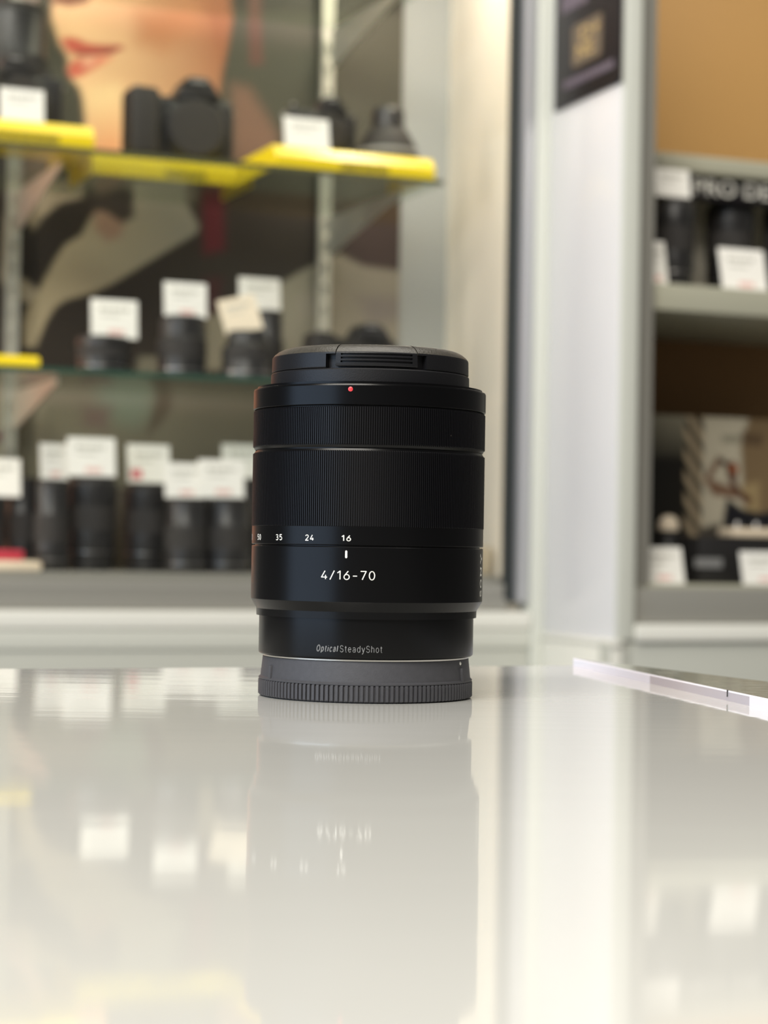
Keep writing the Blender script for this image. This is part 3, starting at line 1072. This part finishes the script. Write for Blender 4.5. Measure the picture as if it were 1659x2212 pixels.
# ---- shelf A (yellow risers)
HR = .0275
G_A, G_B, G_C = 'price cards on the yellow risers', 'price cards above the lenses on the green-edged shelf', 'price cards on the bottom shelf'
riser(LF, -190, 204, .004, zA, HR, .22, 'bright yellow riser at the left end of the shelf, black lettering on its lip', (-.30 + .25, .28), 300)
riser(LF, 596, 940, .004, zA, HR, .146, 'bright yellow riser at the right end of the shelf, carrying a price card', (-.10, .18), 350)
riser(LF, 200, 546, .155, zA, HR, .12, 'yellow riser set back on the glass shelf under the large camera', (-.05, .20), 350)
price_card(LF, 0, 96, 190, 262, .016, 'white price card on the left yellow riser, in front of a black camera', G_A, 8, zA + HR, 0, 'none')
price_card(LF, 615, 713, 253, 330, .016, 'white price card on the right yellow riser, in front of a compact camera', G_A, 10, zA + HR, 0, 'none')
u1, zt1 = LF.hit(385, 172, .20)
Wd = LF.hit(500, 300, .2)[0] - LF.hit(265, 300, .2)[0]
camera_body(LF, u1, .20, zA + HR, Wd, zt1 - zA - HR, 'large black camera with deep grip and body cap on the set-back yellow riser', hump=.63, mount=.62)
u1, zt1 = LF.hit(30, 138, .13)
camera_body(LF, u1, .10, zA + HR, .105, zt1 - zA - HR, 'black camera behind the price card on the left yellow riser', hump=.42, mount=.5)
shop_lens(LF, 30, 150, 14, .17, zA + HR, 'tall black telephoto lens standing behind the camera on the left yellow riser', None, style=1)
u1, zt1 = LF.hit(680, 218, .10)
camera_body(LF, u1, .085, zA + HR, LF.hit(752, 300, .1)[0] - LF.hit(598, 300, .1)[0], zt1 - zA - HR, 'compact black camera behind the price card on the right yellow riser', hump=.62, mount=.55, grip=False)
# bell-shaped lens with hood at the right end
u1, zt1 = LF.hit(838, 236, .09)
hood = empty('hooded_lens', LF.world(u1, .09, zA + HR), LF.t, 'black lens standing on its flared hood at the right end of the yellow riser', 'camera lens')
H = zt1 - zA - HR
R = 74 * 2.6 / F
bm = bmesh.new()
add_lathe(bm, [(R * .55, H * .38), (R * .50, H * .5), (R * .48, H * .95), (R * .42, H), (0, H)], 48)
link_mesh('barrel', bm, M['blk'], hood, True, 30)
bm = bmesh.new()
add_lathe(bm, [(R * .98, 0), (R, .002), (R * .97, H * .12), (R * .80, H * .40), (R * .58, H * .62), (R * .5, H * .66), (R * .5, H * .62), (R * .76, H * .38), (R * .93, H * .1), (R * .98, 0)], 48)
link_mesh('hood', bm, M['blk2'], hood, True, 40)
bm = bmesh.new()
add_lathe(bm, [(R * .90, H * .27), (R * .915, H * .25), (R * .935, H * .21), (R * .92, H * .20)], 48)
link_mesh('hood_band', bm, M['greypaint'], hood, True)
bm = bmesh.new()
a = -.12
add_lathe(bm, [(0, .003), (.002, .0025), (.003, 0)], 16, M4=Matrix.Rotation(a, 4, 'Z') @ Matrix.Translation((0, -R * .49, H * .80)) @ Matrix.Rotation(PI / 2, 4, 'X'))
link_mesh('release_button', bm, M['glint'], hood, True)

# ---- shelf B (tagged lenses)
GB = 'lenses on the green-edged glass shelf'
riser(LF, -160, 86, .02, zB, .014, .10, 'small yellow riser at the left end of the green-edged shelf', None, 770)
shop_lens(LF, 224, 118, 728, .07, zB, 'flat black pancake lens under a price card, leftmost of the green-edged shelf', GB, style=0)
price_card(LF, 197, 298, 647, 724, .075, 'white price card on the flat pancake lens', G_B, 6, LF.hit(224, 728, .07)[1])
shop_lens(LF, 394, 104, 684, .06, zB, 'medium black lens with price card, middle of the green-edged shelf', GB, style=1)
price_card(LF, 355, 447, 610, 684, .065, 'white price card on the medium black lens, middle of the green-edged shelf', G_B, 6, LF.hit(394, 684, .06)[1])
shop_lens(LF, 534, 116, 716, .04, zB, 'short wide black lens under the tilted cream price card', GB, style=2)
price_card(LF, 488, 570, 640, 716, .045, 'cream price card tilted to one side on the short wide lens', G_B, 10, LF.hit(534, 716, .04)[1], 0, 'none', -14, 'creamcard')
shop_lens(LF, 580, 66, 672, .17, zB, 'narrow upright black lens behind the short wide one', GB, style=1)
price_card(LF, 517, 606, 600, 672, .175, 'white price card on the narrow upright lens, half behind the tilted cream card', G_B, 6, LF.hit(580, 672, .17)[1], 0, 'none')
u1, zt1 = LF.hit(755, 700, .12)
camera_body(LF, u1, .12, zB, LF.hit(852, 740, .12)[0] - LF.hit(655, 740, .12)[0], zt1 - zB, 'black camera on the green-edged shelf, half hidden by the lens on the counter', hump=.68, mount=.5)
# ---- bottom shelf
GC = 'dark boxes at the back of the bottom shelf'
for pa, pb, pt, m_, lab in ((-70, 30, 1040, 'blk2', 'black box behind the leftmost lens of the bottom shelf'),
                            (34, 132, 1034, 'blk', 'black box behind the glaring price card, bottom shelf'),
                            (136, 246, 1048, 'umber', 'dark brown box behind the tall price card, bottom shelf'),
                            (250, 352, 1056, 'umber', 'dark brown box behind the card with the red sticker, bottom shelf'),
                            (356, 448, 1046, 'blk2', 'black box behind the left one of two overlapping price cards'),
                            (452, 538, 1040, 'blk', 'black box behind the right one of two overlapping price cards')):
    ua, ub = LF.hit(pa, 1150, .235)[0], LF.hit(pb, 1150, .235)[0]
    o = fbox(LF, 'carton', ua, ub, .235, .30, zs + .0003, LF.hit((pa + pb) / 2, pt, .235)[1], M[m_], .002)
    tag(o, lab, 'box', GC)

low = [  # px centre, px width, top y, depth, style, label
    (50, 70, 1032, .10, 1, 'black lens near the left end of the bottom shelf, behind the red box'),
    (114, 76, 1036, .06, 1, 'black lens under the brightest price card on the bottom shelf'),
    (200, 106, 1030, .08, 0, 'wide black lens under the tall price card on the bottom shelf'),
    (318, 100, 1044, .10, 0, 'black lens under the price card with the red sticker'),
    (404, 92, 1076, .04, 1, 'short black lens under the left one of two overlapping price cards'),
    (494, 98, 1076, .04, 1, 'short black lens under the right one of two overlapping price cards'),
]
for pxc, pw, pyt, w, st, lab in low:
    shop_lens(LF, pxc, pw, pyt, w, zs, lab, 'lenses on the bottom shelf', style=st)
shop_lens(LF, 566, 70, 1034, .16, zs, 'black lens at the back of the bottom shelf, beside the lens on the counter', 'lenses on the bottom shelf', style=1)
shop_lens(LF, -16, 56, 1072, .08, zs, 'black lens cut by the left edge of the photo on the bottom shelf', 'lenses on the bottom shelf', style=1)
price_card(LF, -45, 45, 990, 1072, .075, 'white price card cut by the left edge of the photo, bottom shelf', G_C, 8, LF.hit(-16, 1072, .08)[1], 0, 'none')
price_card(LF, 86, 150, 958, 1036, .065, 'narrow glaring white price card left of the tall one, bottom shelf', G_C, 6, LF.hit(112, 1036, .06)[1], 12)
price_card(LF, 146, 250, 945, 1030, .06, 'tall white price card with grey heading, bottom shelf', G_C, 8, LF.hit(200, 1030, .08)[1])
price_card(LF, 276, 368, 960, 1044, .11, 'white price card with a red sticker in its corner, bottom shelf', G_C, 8, LF.hit(318, 1044, .10)[1], 0, 'dot')
price_card(LF, 357, 444, 1000, 1076, .045, 'left one of two overlapping white price cards, bottom shelf', G_C, 8, LF.hit(404, 1076, .04)[1])
price_card(LF, 430, 528, 993, 1076, .04, 'right one of two overlapping white price cards, bottom shelf', G_C, 8, LF.hit(492, 1076, .04)[1])
price_card(LF, 480, 580, 960, 1034, .155, 'greyish price card at the back, half hidden by the lens on the counter', G_C, 6, LF.hit(566, 1034, .16)[1], 0, 'none')
u0, zq = LF.hit(-60, 1187, .02)
u1, _ = LF.hit(44, 1187, .02)
zq1 = LF.hit(0, 1222, .02)[1]
o = fbox(LF, 'flat_tray', LF.hit(-70, 1230, .0)[0], LF.hit(87, 1230, .0)[0], -.012, .06, zs, zs + .0115, M['cream_cap'], .004)
tag(o, 'flat cream tray at the left front of the bottom shelf, under the red box', 'tray')
o = fbox(LF, 'box', u0, u1, .0, .045, zs + .0117, zq, M['crimson'], .002)
tag(o, 'small crimson box on the flat cream tray, bottom shelf left', 'box')
# beige pouch glimpsed at the right of the lens
u0, zt_ = LF.hit(1040, 1180, .02)
u1, _ = LF.hit(1078, 1180, .02)
o = fbox(LF, 'carton', u0 - .05, u1 - .014, .01, .04, zs + .0003, zt_, M['beige'], .003)
tag(o, 'beige carton on the bottom shelf, right behind the lens on the counter', 'box')

# ------------------------------------------------------------------ white return panel with the black sign
YL = LF.world(u_post2, -.06, 0).y - .004
pl = Vector((ray(1186, 620).x / ray(1186, 620).y * YL, YL, 0))
# right end: on the ray through px 1336 such that the panel turns by about 70 degrees
dr = ray(1334, 620)
kx = dr.x / dr.y
tn = math.tan(math.radians(-69.5))
YR = (YL - tn * pl.x) / (1 - tn * kx)
pr = Vector((kx * YR, YR, 0))
ang = math.atan2(pr.y - pl.y, pr.x - pl.x)
PL = (pr - pl).length
PF = Frame((pl.x, pl.y, 0), math.degrees(ang))          # W axis points away from the viewer
zpb = PF.hit(1230, 1372, 0)[1]
rp = empty('return_panel', pl, ang, 'tall white panel returning from the left cabinet to the right one, black sign on it', 'panel')
bm = bmesh.new()
add_box(bm, 0, PL, .0, .012, zpb, ZTOP, 0, .0008)
link_mesh('board', bm, M['whitepanel'], rp, True, 40)
bm = bmesh.new()
add_box(bm, 0, PL + .004, -.004, .012, zpb - .008, zpb - .0002, 0, .002)
link_mesh('ledge', bm, M['sill'], rp, True, 40)
bm = bmesh.new()
add_box(bm, -.0, PL, -.002, .012, ZFLOOR + .001, zpb - .0082, 0, .0008)
link_mesh('skirting', bm, M['sill'], rp, True, 40)
# sign
su0, sz0 = PF.hit(1196, 242, -.003)
su1, _ = PF.hit(1340, 152, -.003)
sz1 = .86
sg = empty('sign', PF.world((su0 + su1) / 2, -.0032, sz0), ang, 'black sign with a gold rounded emblem at the top of the white panel', 'sign')
sw = su1 - su0
bm = bmesh.new()
add_box(bm, -sw / 2, sw / 2, 0, .003, 0, sz1 - sz0, 0, .0006)
link_mesh('sign_board', bm, M['signblack'], sg, True, 40)


def sgn(px, py):
    u, z = PF.hit(px, py, -.0035)
    return u - (su0 + su1) / 2, z - sz0


ex0, ez0 = sgn(1236, 146)
ex1, ez1 = sgn(1301, 22)
ez0, ez1 = sgn(1268, 133)[1], sgn(1268, 42)[1]
bm = bmesh.new()


def rrect(x0, x1, z0, z1, rad, n=5):
    pts = []
    for cx_, cz_, a0 in ((x1 - rad, z0 + rad, -PI / 2), (x1 - rad, z1 - rad, 0), (x0 + rad, z1 - rad, PI / 2), (x0 + rad, z0 + rad, PI)):
        for k in range(n + 1):
            a = a0 + PI / 2 * k / n
            pts.append((cx_ + rad * math.cos(a), cz_ + rad * math.sin(a)))
    return pts


add_prism(bm, rrect(ex0, ex1, ez0, ez1, .006), -.0006, .0, 'y')
em = link_mesh('emblem', bm, M['golddim'], sg)
em['label'] = 'gold rounded-square emblem'
ew, eh = ex1 - ex0, ez1 - ez0


def flat_text(name, body, x0, x1, z0, z1, y, m, parent, bold=.0):
    vs, fs, w = text_geo(body, bold)
    bm = bmesh.new()
    bv = [bm.verts.new(((x0 + x1) / 2 + x / w * (x1 - x0), y, (z0 + z1) / 2 + yy * (z1 - z0))) for x, yy in vs]
    for f in fs:
        try:
            bm.faces.new([bv[i] for i in f])
        except ValueError:
            pass
    return link_mesh(name, bm, m, parent)


flat_text('lettering', 'NE', ex0 + ew * .16, ex0 + ew * .72, ez0 + eh * .18, ez0 + eh * .50, -.0008, M['gold'], em, .02)
flat_text('lettering', 'D+', ex0 + ew * .30, ex0 + ew * .94, ez0 + eh * .56, ez0 + eh * .88, -.0008, M['gold'], em, .01)
bm = bmesh.new()
cx0, cz0 = sgn(1218, 187)
cx1, cz1 = sgn(1325, 126)
cz = (sgn(1270, 160)[1])
x = cx0
while x < cx1:
    l = random.uniform(.006, .014)
    add_box(bm, x, min(x + l, cx1), -.0005, .0001, cz - .006, cz + .004)
    x += l + .003
link_mesh('caption', bm, M['lilac'], sg)
bm = bmesh.new()
x, zc = sgn(1214, 18)
xe = sgn(1262, 5)[0]
while x < xe:
    l = random.uniform(.008, .014)
    add_box(bm, x, x + l, -.0005, .0001, zc - .008, zc + .012)
    x += l + .003
link_mesh('heading', bm, M['lilac'], sg)

# ------------------------------------------------------------------ right cabinet
RF = Frame((pr.x + .004, pr.y - .002, 0), 22.5)
ru0 = 0.0
ru1 = RF.hit(1382, 620, 0)[0]
ru2 = RF.hit(1404, 620, .03)[0]
RR = .72
WBR = .33
zrs = RF.hit(1500, 1262, .02)[1]
rcab = froot(RF, 'display_cabinet', RR / 2, .15, ZFLOOR, 'open-fronted display cabinet with tan back wall at the right side', 'display cabinet')
zp0 = RF.hit(1330, 1384, 0)[1]
fbox(RF, 'front_post', ru0, ru1, 0, .035, zp0 - .0, ZTOP, M['frame'], .002, rcab)
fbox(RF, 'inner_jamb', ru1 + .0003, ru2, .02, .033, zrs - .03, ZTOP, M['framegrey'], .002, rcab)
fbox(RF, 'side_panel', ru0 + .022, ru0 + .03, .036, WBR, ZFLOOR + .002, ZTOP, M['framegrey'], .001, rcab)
zsplit = RF.hit(1500, 640, .02)[1] - .012
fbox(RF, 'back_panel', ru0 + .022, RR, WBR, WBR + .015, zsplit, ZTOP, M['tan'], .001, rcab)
o = fbox(RF, 'shaded_back_panel', ru0 + .022, RR, WBR, WBR + .015, ZFLOOR + .002, zsplit - .0005, M['brown'], .001, rcab)  # same tan wall, with the shade under the shelf painted in
o['label'] = 'lower back panel with the shelf shade in its dark colour'
fbox(RF, 'top_panel', ru0 + .022, RR, 0, WBR + .015, ZTOP + .0005, ZTOP + .03, M['frame'], .001, rcab)
fbox(RF, 'base_shelf', ru0 + .031, RR, .02, WBR - .001, zrs - .02, zrs - .0005, M['shelfgrey'], .001, rcab)
zq0, zq1 = RF.hit(1500, 1345, .015)[1], RF.hit(1500, 1270, .015)[1]
fbox(RF, 'bottom_rail', ru1 + .001, RR, .008, .019, zq0, zq1, M['framegrey'], .002, rcab)
zs0 = RF.hit(1500, 1386, 0)[1]
fbox(RF, 'sill', ru1 + .001, RR, -.004, .25, zs0, zq0 - .001, M['sill'], .004, rcab)
fbox(RF, 'plinth', ru0 + .022, RR, .0045, .25, ZFLOOR + .002, zs0 - .0005, M['plinthdark'], .001, rcab)

fbox(RF, 'plinth_end', ru0 - .010, ru0 + .0218, .004, .022, ZFLOOR + .002, zs0 - .0005, M['plinthdark'], .001, rcab)

fbox(RF, 'end_panel', RR + .0005, RR + .02, 0, WBR + .015, ZFLOOR + .002, ZTOP, M['frame'], .001, rcab)


def wood_shelf(pt, pb, w0, lab, pxr=1500):
    z1 = RF.hit(pxr, pt, w0)[1]
    z0 = RF.hit(pxr, pb, w0)[1]
    o = fbox(RF, 'shelf', ru2 + .001, RR, w0, WBR - .001, z0, z1, M['shelfgrey'], .002)
    tag(o, lab, 'shelf', 'putty-coloured shelves of the right cabinet')
    return z0, z1


zR2b, zR2 = wood_shelf(616, 674, .03, 'putty-coloured shelf under the black lenses in the right cabinet')
zR1b, zR1 = wood_shelf(335, 372, .10, 'putty-coloured shelf above the lettered black sign in the right cabinet')
# sign strip PRO DE
su0_, _ = RF.hit(1488, 400, .115)
z_t = zR1b - .0005
z_b = RF.hit(1560, 436, .115)[1]
bs = froot(RF, 'sign', (su0_ + RR - .02) / 2, .115, z_b, 'black strip sign with grey capital letters PRO DE under the upper right shelf', 'sign')
fbox(RF, 'sign_board', su0_, RR - .02, .115, .121, z_b, z_t, M['signblack'], .0008, bs)
hh = z_t - z_b
bx0 = RF.hit(1496, 400, .115)[0] - (su0_ + RR - .02) / 2
bx1 = RF.hit(1662, 410, .115)[0] - (su0_ + RR - .02) / 2
flat_text('lettering', 'PRO DE', bx0, bx1, hh * .22, hh * .88, -.0035, M['signgrey'], bs, .02)
# lenses on the middle shelf
GR = 'lenses on the middle shelf of the right cabinet'
shop_lens(RF, 1458, 86, 432, .095, zR2, 'black lens at the left end of the right cabinet\'s middle shelf, price card on top', GR, style=0)
shop_lens(RF, 1578, 104, 440, .16, zR2, 'wide black lens under the letters of the black strip sign', GR, style=0)
shop_lens(RF, 1700, 104, 440, .16, zR2, 'black lens cut by the right edge of the photo, under the strip sign', GR, style=0)
for pa, pb, lab in ((1488, 1540, 'added pale block between the two black lenses, standing in for the lit backing'),
                    (1624, 1672, 'added pale block behind the right-hand lenses, standing in for the lit backing')):
    ua, ub = RF.hit(pa, 520, .225)[0], RF.hit(pb, 520, .225)[0]
    o = fbox(RF, 'carton', ua, ub, .225, .29, zR2 + .0003, RF.hit(pa, 428, .225)[1], M['palebacking'], .002)  # added block in place of the lit tan-grey backing between the lenses
    tag(o, lab, 'box', 'added pale blocks of the right cabinet')
GP = 'price cards in the right cabinet'
price_card(RF, 1416, 1492, 364, 430, .078, 'pale price card on top of the leftmost lens, beside the strip sign', GP, 8, RF.hit(1458, 432, .095)[1] + .0003, 0, 'none')
price_card(RF, 1402, 1444, 518, 604, .05, 'narrow cream price card at the left front of the right cabinet\'s middle shelf', GP, 12, zR2, 0)
price_card(RF, 1562, 1660, 535, 616, .05, 'wide cream price card in front of the lens below the strip sign', GP, 14, zR2, 0)
# bottom compartment
zc0, zc1 = zrs, RF.hit(1500, 899, .22)[1]
cl = [
    ([(1380, 880), (1490, 880), (1490, 1000), (1380, 1000)], ((104, 100, 86), (24, 22, 18), (1430, 905), (1430, 1000)), 8),
    ([(1380, 990), (1484, 990), (1484, 1300), (1380, 1300)], (22, 20, 16), 20),
    ([(1482, 880), (1530, 880), (1524, 1140), (1480, 1140)], (34, 32, 26), 6),
]
for k in range(8):
    y = 880 + 48 * k - 60
    cl.append(([(1478, y), (1527, y + 80), (1527, y + 106), (1478, y + 26)], (132, 119, 98), 5))
cl += [
    ([(1522, 880), (1700, 880), (1700, 1200), (1515, 1150)], (150, 144, 128), 6),
    ([(1625, 880), (1760, 880), (1760, 1110), (1630, 1110), (1605, 1050), (1600, 960)], (96, 80, 58), 14),
    ([(1600, 1050), (1640, 1040), (1640, 1110), (1610, 1110)], (124, 108, 78), 16),
    ([(1558, 940), (1600, 940), (1600, 958), (1560, 956)], (116, 112, 98), 8),
    ([(1602, 932), (1650, 940), (1645, 964), (1605, 960)], (72, 58, 42), 12),
    ([(1520, 1035), (1550, 985), (1562, 990), (1535, 1035), (1575, 1050), (1600, 1060), (1590, 1076), (1540, 1070)], (96, 74, 58), 8),
    ([(1552, 990), (1566, 992), (1570, 1005), (1556, 1004)], (36, 34, 30), 6),
    ([(1565, 1000), (1585, 996), (1595, 1010), (1590, 1040), (1600, 1060), (1625, 1078), (1618, 1092), (1590, 1072), (1575, 1040)], (66, 40, 28), 8),
    ([(1578, 1003), (1592, 1006), (1592, 1020), (1580, 1020)], (130, 72, 44), 8),
    ([(1570, 1075), (1605, 1100), (1640, 1108), (1760, 1090), (1760, 1300), (1560, 1300), (1562, 1120)], (22, 22, 26), 10),
    ([(1515, 1140), (1555, 1130), (1560, 1300), (1500, 1300)], (60, 56, 50), 14),
]
dc0, dc1 = ru2 + .004, RF.hit(1760, 1000, .22)[0]
o = printed_panel(RF, 'display_board', dc0, dc1, .22, zc0 + .0001, zc1, cl, (60, 54, 46), 240, 170, 1.8, .006)
tag(o, 'printed display board with diagonal stripes and a person holding a camera, lower right cabinet', 'display board')
GQ = 'goods on the right cabinet\'s bottom shelf'
sl = shop_lens(RF, 1444, 56, 1146, .14, zrs, 'small black lens with a domed cream cap behind the lower left price card', GQ, style=1)
bm = bmesh.new()
rr = .0125
add_lathe(bm, [(0, 0), (rr, 0), (rr * 1.05, .003), (rr * .95, .011), (rr * .6, .0175), (0, .019)], 32)
o = link_mesh('dome_cap', bm, M['cream_cap'], sl, True)
o.location = (0, 0, RF.hit(1444, 1146, .14)[1] - zrs)
o['label'] = 'domed cream cap'
price_card(RF, 1388, 1480, 1182, 1262, .045, 'cream price card at the left front of the right cabinet\'s bottom shelf', GP, 14, zrs, 0)
price_card(RF, 1606, 1700, 1192, 1272, .045, 'cream price card cut by the right edge of the photo, lower right cabinet', GP, 14, zrs, 0)
u0, zt_ = RF.hit(1496, 1158, .10)
u1, _ = RF.hit(1606, 1158, .10)
pb_ = froot(RF, 'product_box', (u0 + u1) / 2, .10, zrs, 'black product box with a grey label between the two lower price cards', 'box')
fbox(RF, 'carton', u0, u1, .085, .13, zrs, zt_, M['blk'], .003, pb_)
l0, lz0 = RF.hit(1498, 1226, .085)
l1, lz1 = RF.hit(1560, 1206, .085)
fbox(RF, 'product_label', l0 + .002, l1, .0842, .0855, lz0, lz1, M['greypaint'], 0, pb_)
u0, zt_ = RF.hit(1580, 1140, .155)
kt = froot(RF, 'camera', u0 + .06, .165, zrs, 'black camera with a pale top plate behind the black product box', 'camera')
fbox(RF, 'body', u0, u0 + .12, .15, .19, zrs, zt_ - .012, M['blk'], .003, kt)
o = fbox(RF, 'top_plate', u0, u0 + .12, .15, .19, zt_ - .0118, zt_, M['cream_cap'], .004, kt)
for k in range(3):
    bm = bmesh.new()
    add_lathe(bm, [(.006, 0), (.006, .006), (.005, .008), (0, .008)], 20)
    o = link_mesh('dial', bm, M['glint'], kt, True, 30)
    o.location = (-.045 + .028 * k, 0, zt_ - zrs - .0005)

# ------------------------------------------------------------------ room
bm = bmesh.new()
add_box(bm, -3.0, 3.0, -2.6, 4.2, -.05, 0)
o = link_mesh('floor', bm, M['floor'])
o.location = (0, 0, ZFLOOR)
o['kind'] = 'structure'
bm = bmesh.new()
add_box(bm, -3.0, 3.0, 0, .1, 0, 3.0)
o = link_mesh('wall_back', bm, M['wall'])
o.location = (0, 4.2, ZFLOOR)
o['kind'] = 'structure'


# ------------------------------------------------------------------ light
def area(name, loc, target, size, size_y, power, col):
    l = bpy.data.lights.new(name, 'AREA')
    l.shape = 'RECTANGLE'
    l.size, l.size_y = size, size_y
    l.energy = power
    l.color = col
    o = bpy.data.objects.new(name, l)
    C.objects.link(o)
    o.location = loc
    o.rotation_euler = (Vector(target) - Vector(loc)).to_track_quat('-Z', 'Y').to_euler()
    return o


area('ceiling_light', (.1, .9, 2.0), (.1, .9, 0), 1.6, 1.4, 24, (1, .96, .88))
area('front_ceiling_light', (-.9, -1.2, 1.9), (.1, 2.5, .2), 2.0, .9, 116, (1, .95, .86))
area('window_light', (-2.3, -.9, .55), (0, .59, .05), 2.6, 1.3, 34, (.54, .73, 1))
p = LF.world(-.15, .02, ZTOP - .03)
area('cabinet_lamp', p, LF.world(-.1, .22, 0), 1.1, .05, 2.2, (1, .92, .80))
p = LF.world(u_side - .12, .03, ZTOP - .03)
area('cabinet_side_lamp', p, LF.world(u_side + .05, .12, .1), .12, .05, 1.6, (1, .88, .72))
area('side_wall_fill', LF.world(-.82, .0, .45), LF.world(u_side, .2, .40), .05, .9, 3.2, (1, .90, .78))  # unseen fill light, added to brighten the side wall from the left
p = RF.world(.30, .06, ZTOP - .03)
area('right_cabinet_lamp', p, RF.world(.28, .3, .1), .5, .05, 1.0, (1, .9, .76))

w = bpy.data.worlds.new('world')
S.world = w
w.use_nodes = True
bg = w.node_tree.nodes['Background']
bg.inputs['Color'].default_value = (1, .96, .9, 1)
bg.inputs['Strength'].default_value = .14

S.view_settings.view_transform = 'Standard'
S.view_settings.look = 'None'
S.view_settings.exposure = 0.0
S.view_settings.gamma = 1.0
S.view_settings.use_curve_mapping = False
S.cycles.max_bounces = 10
S.cycles.transparent_max_bounces = 16
S.cycles.use_denoising = True
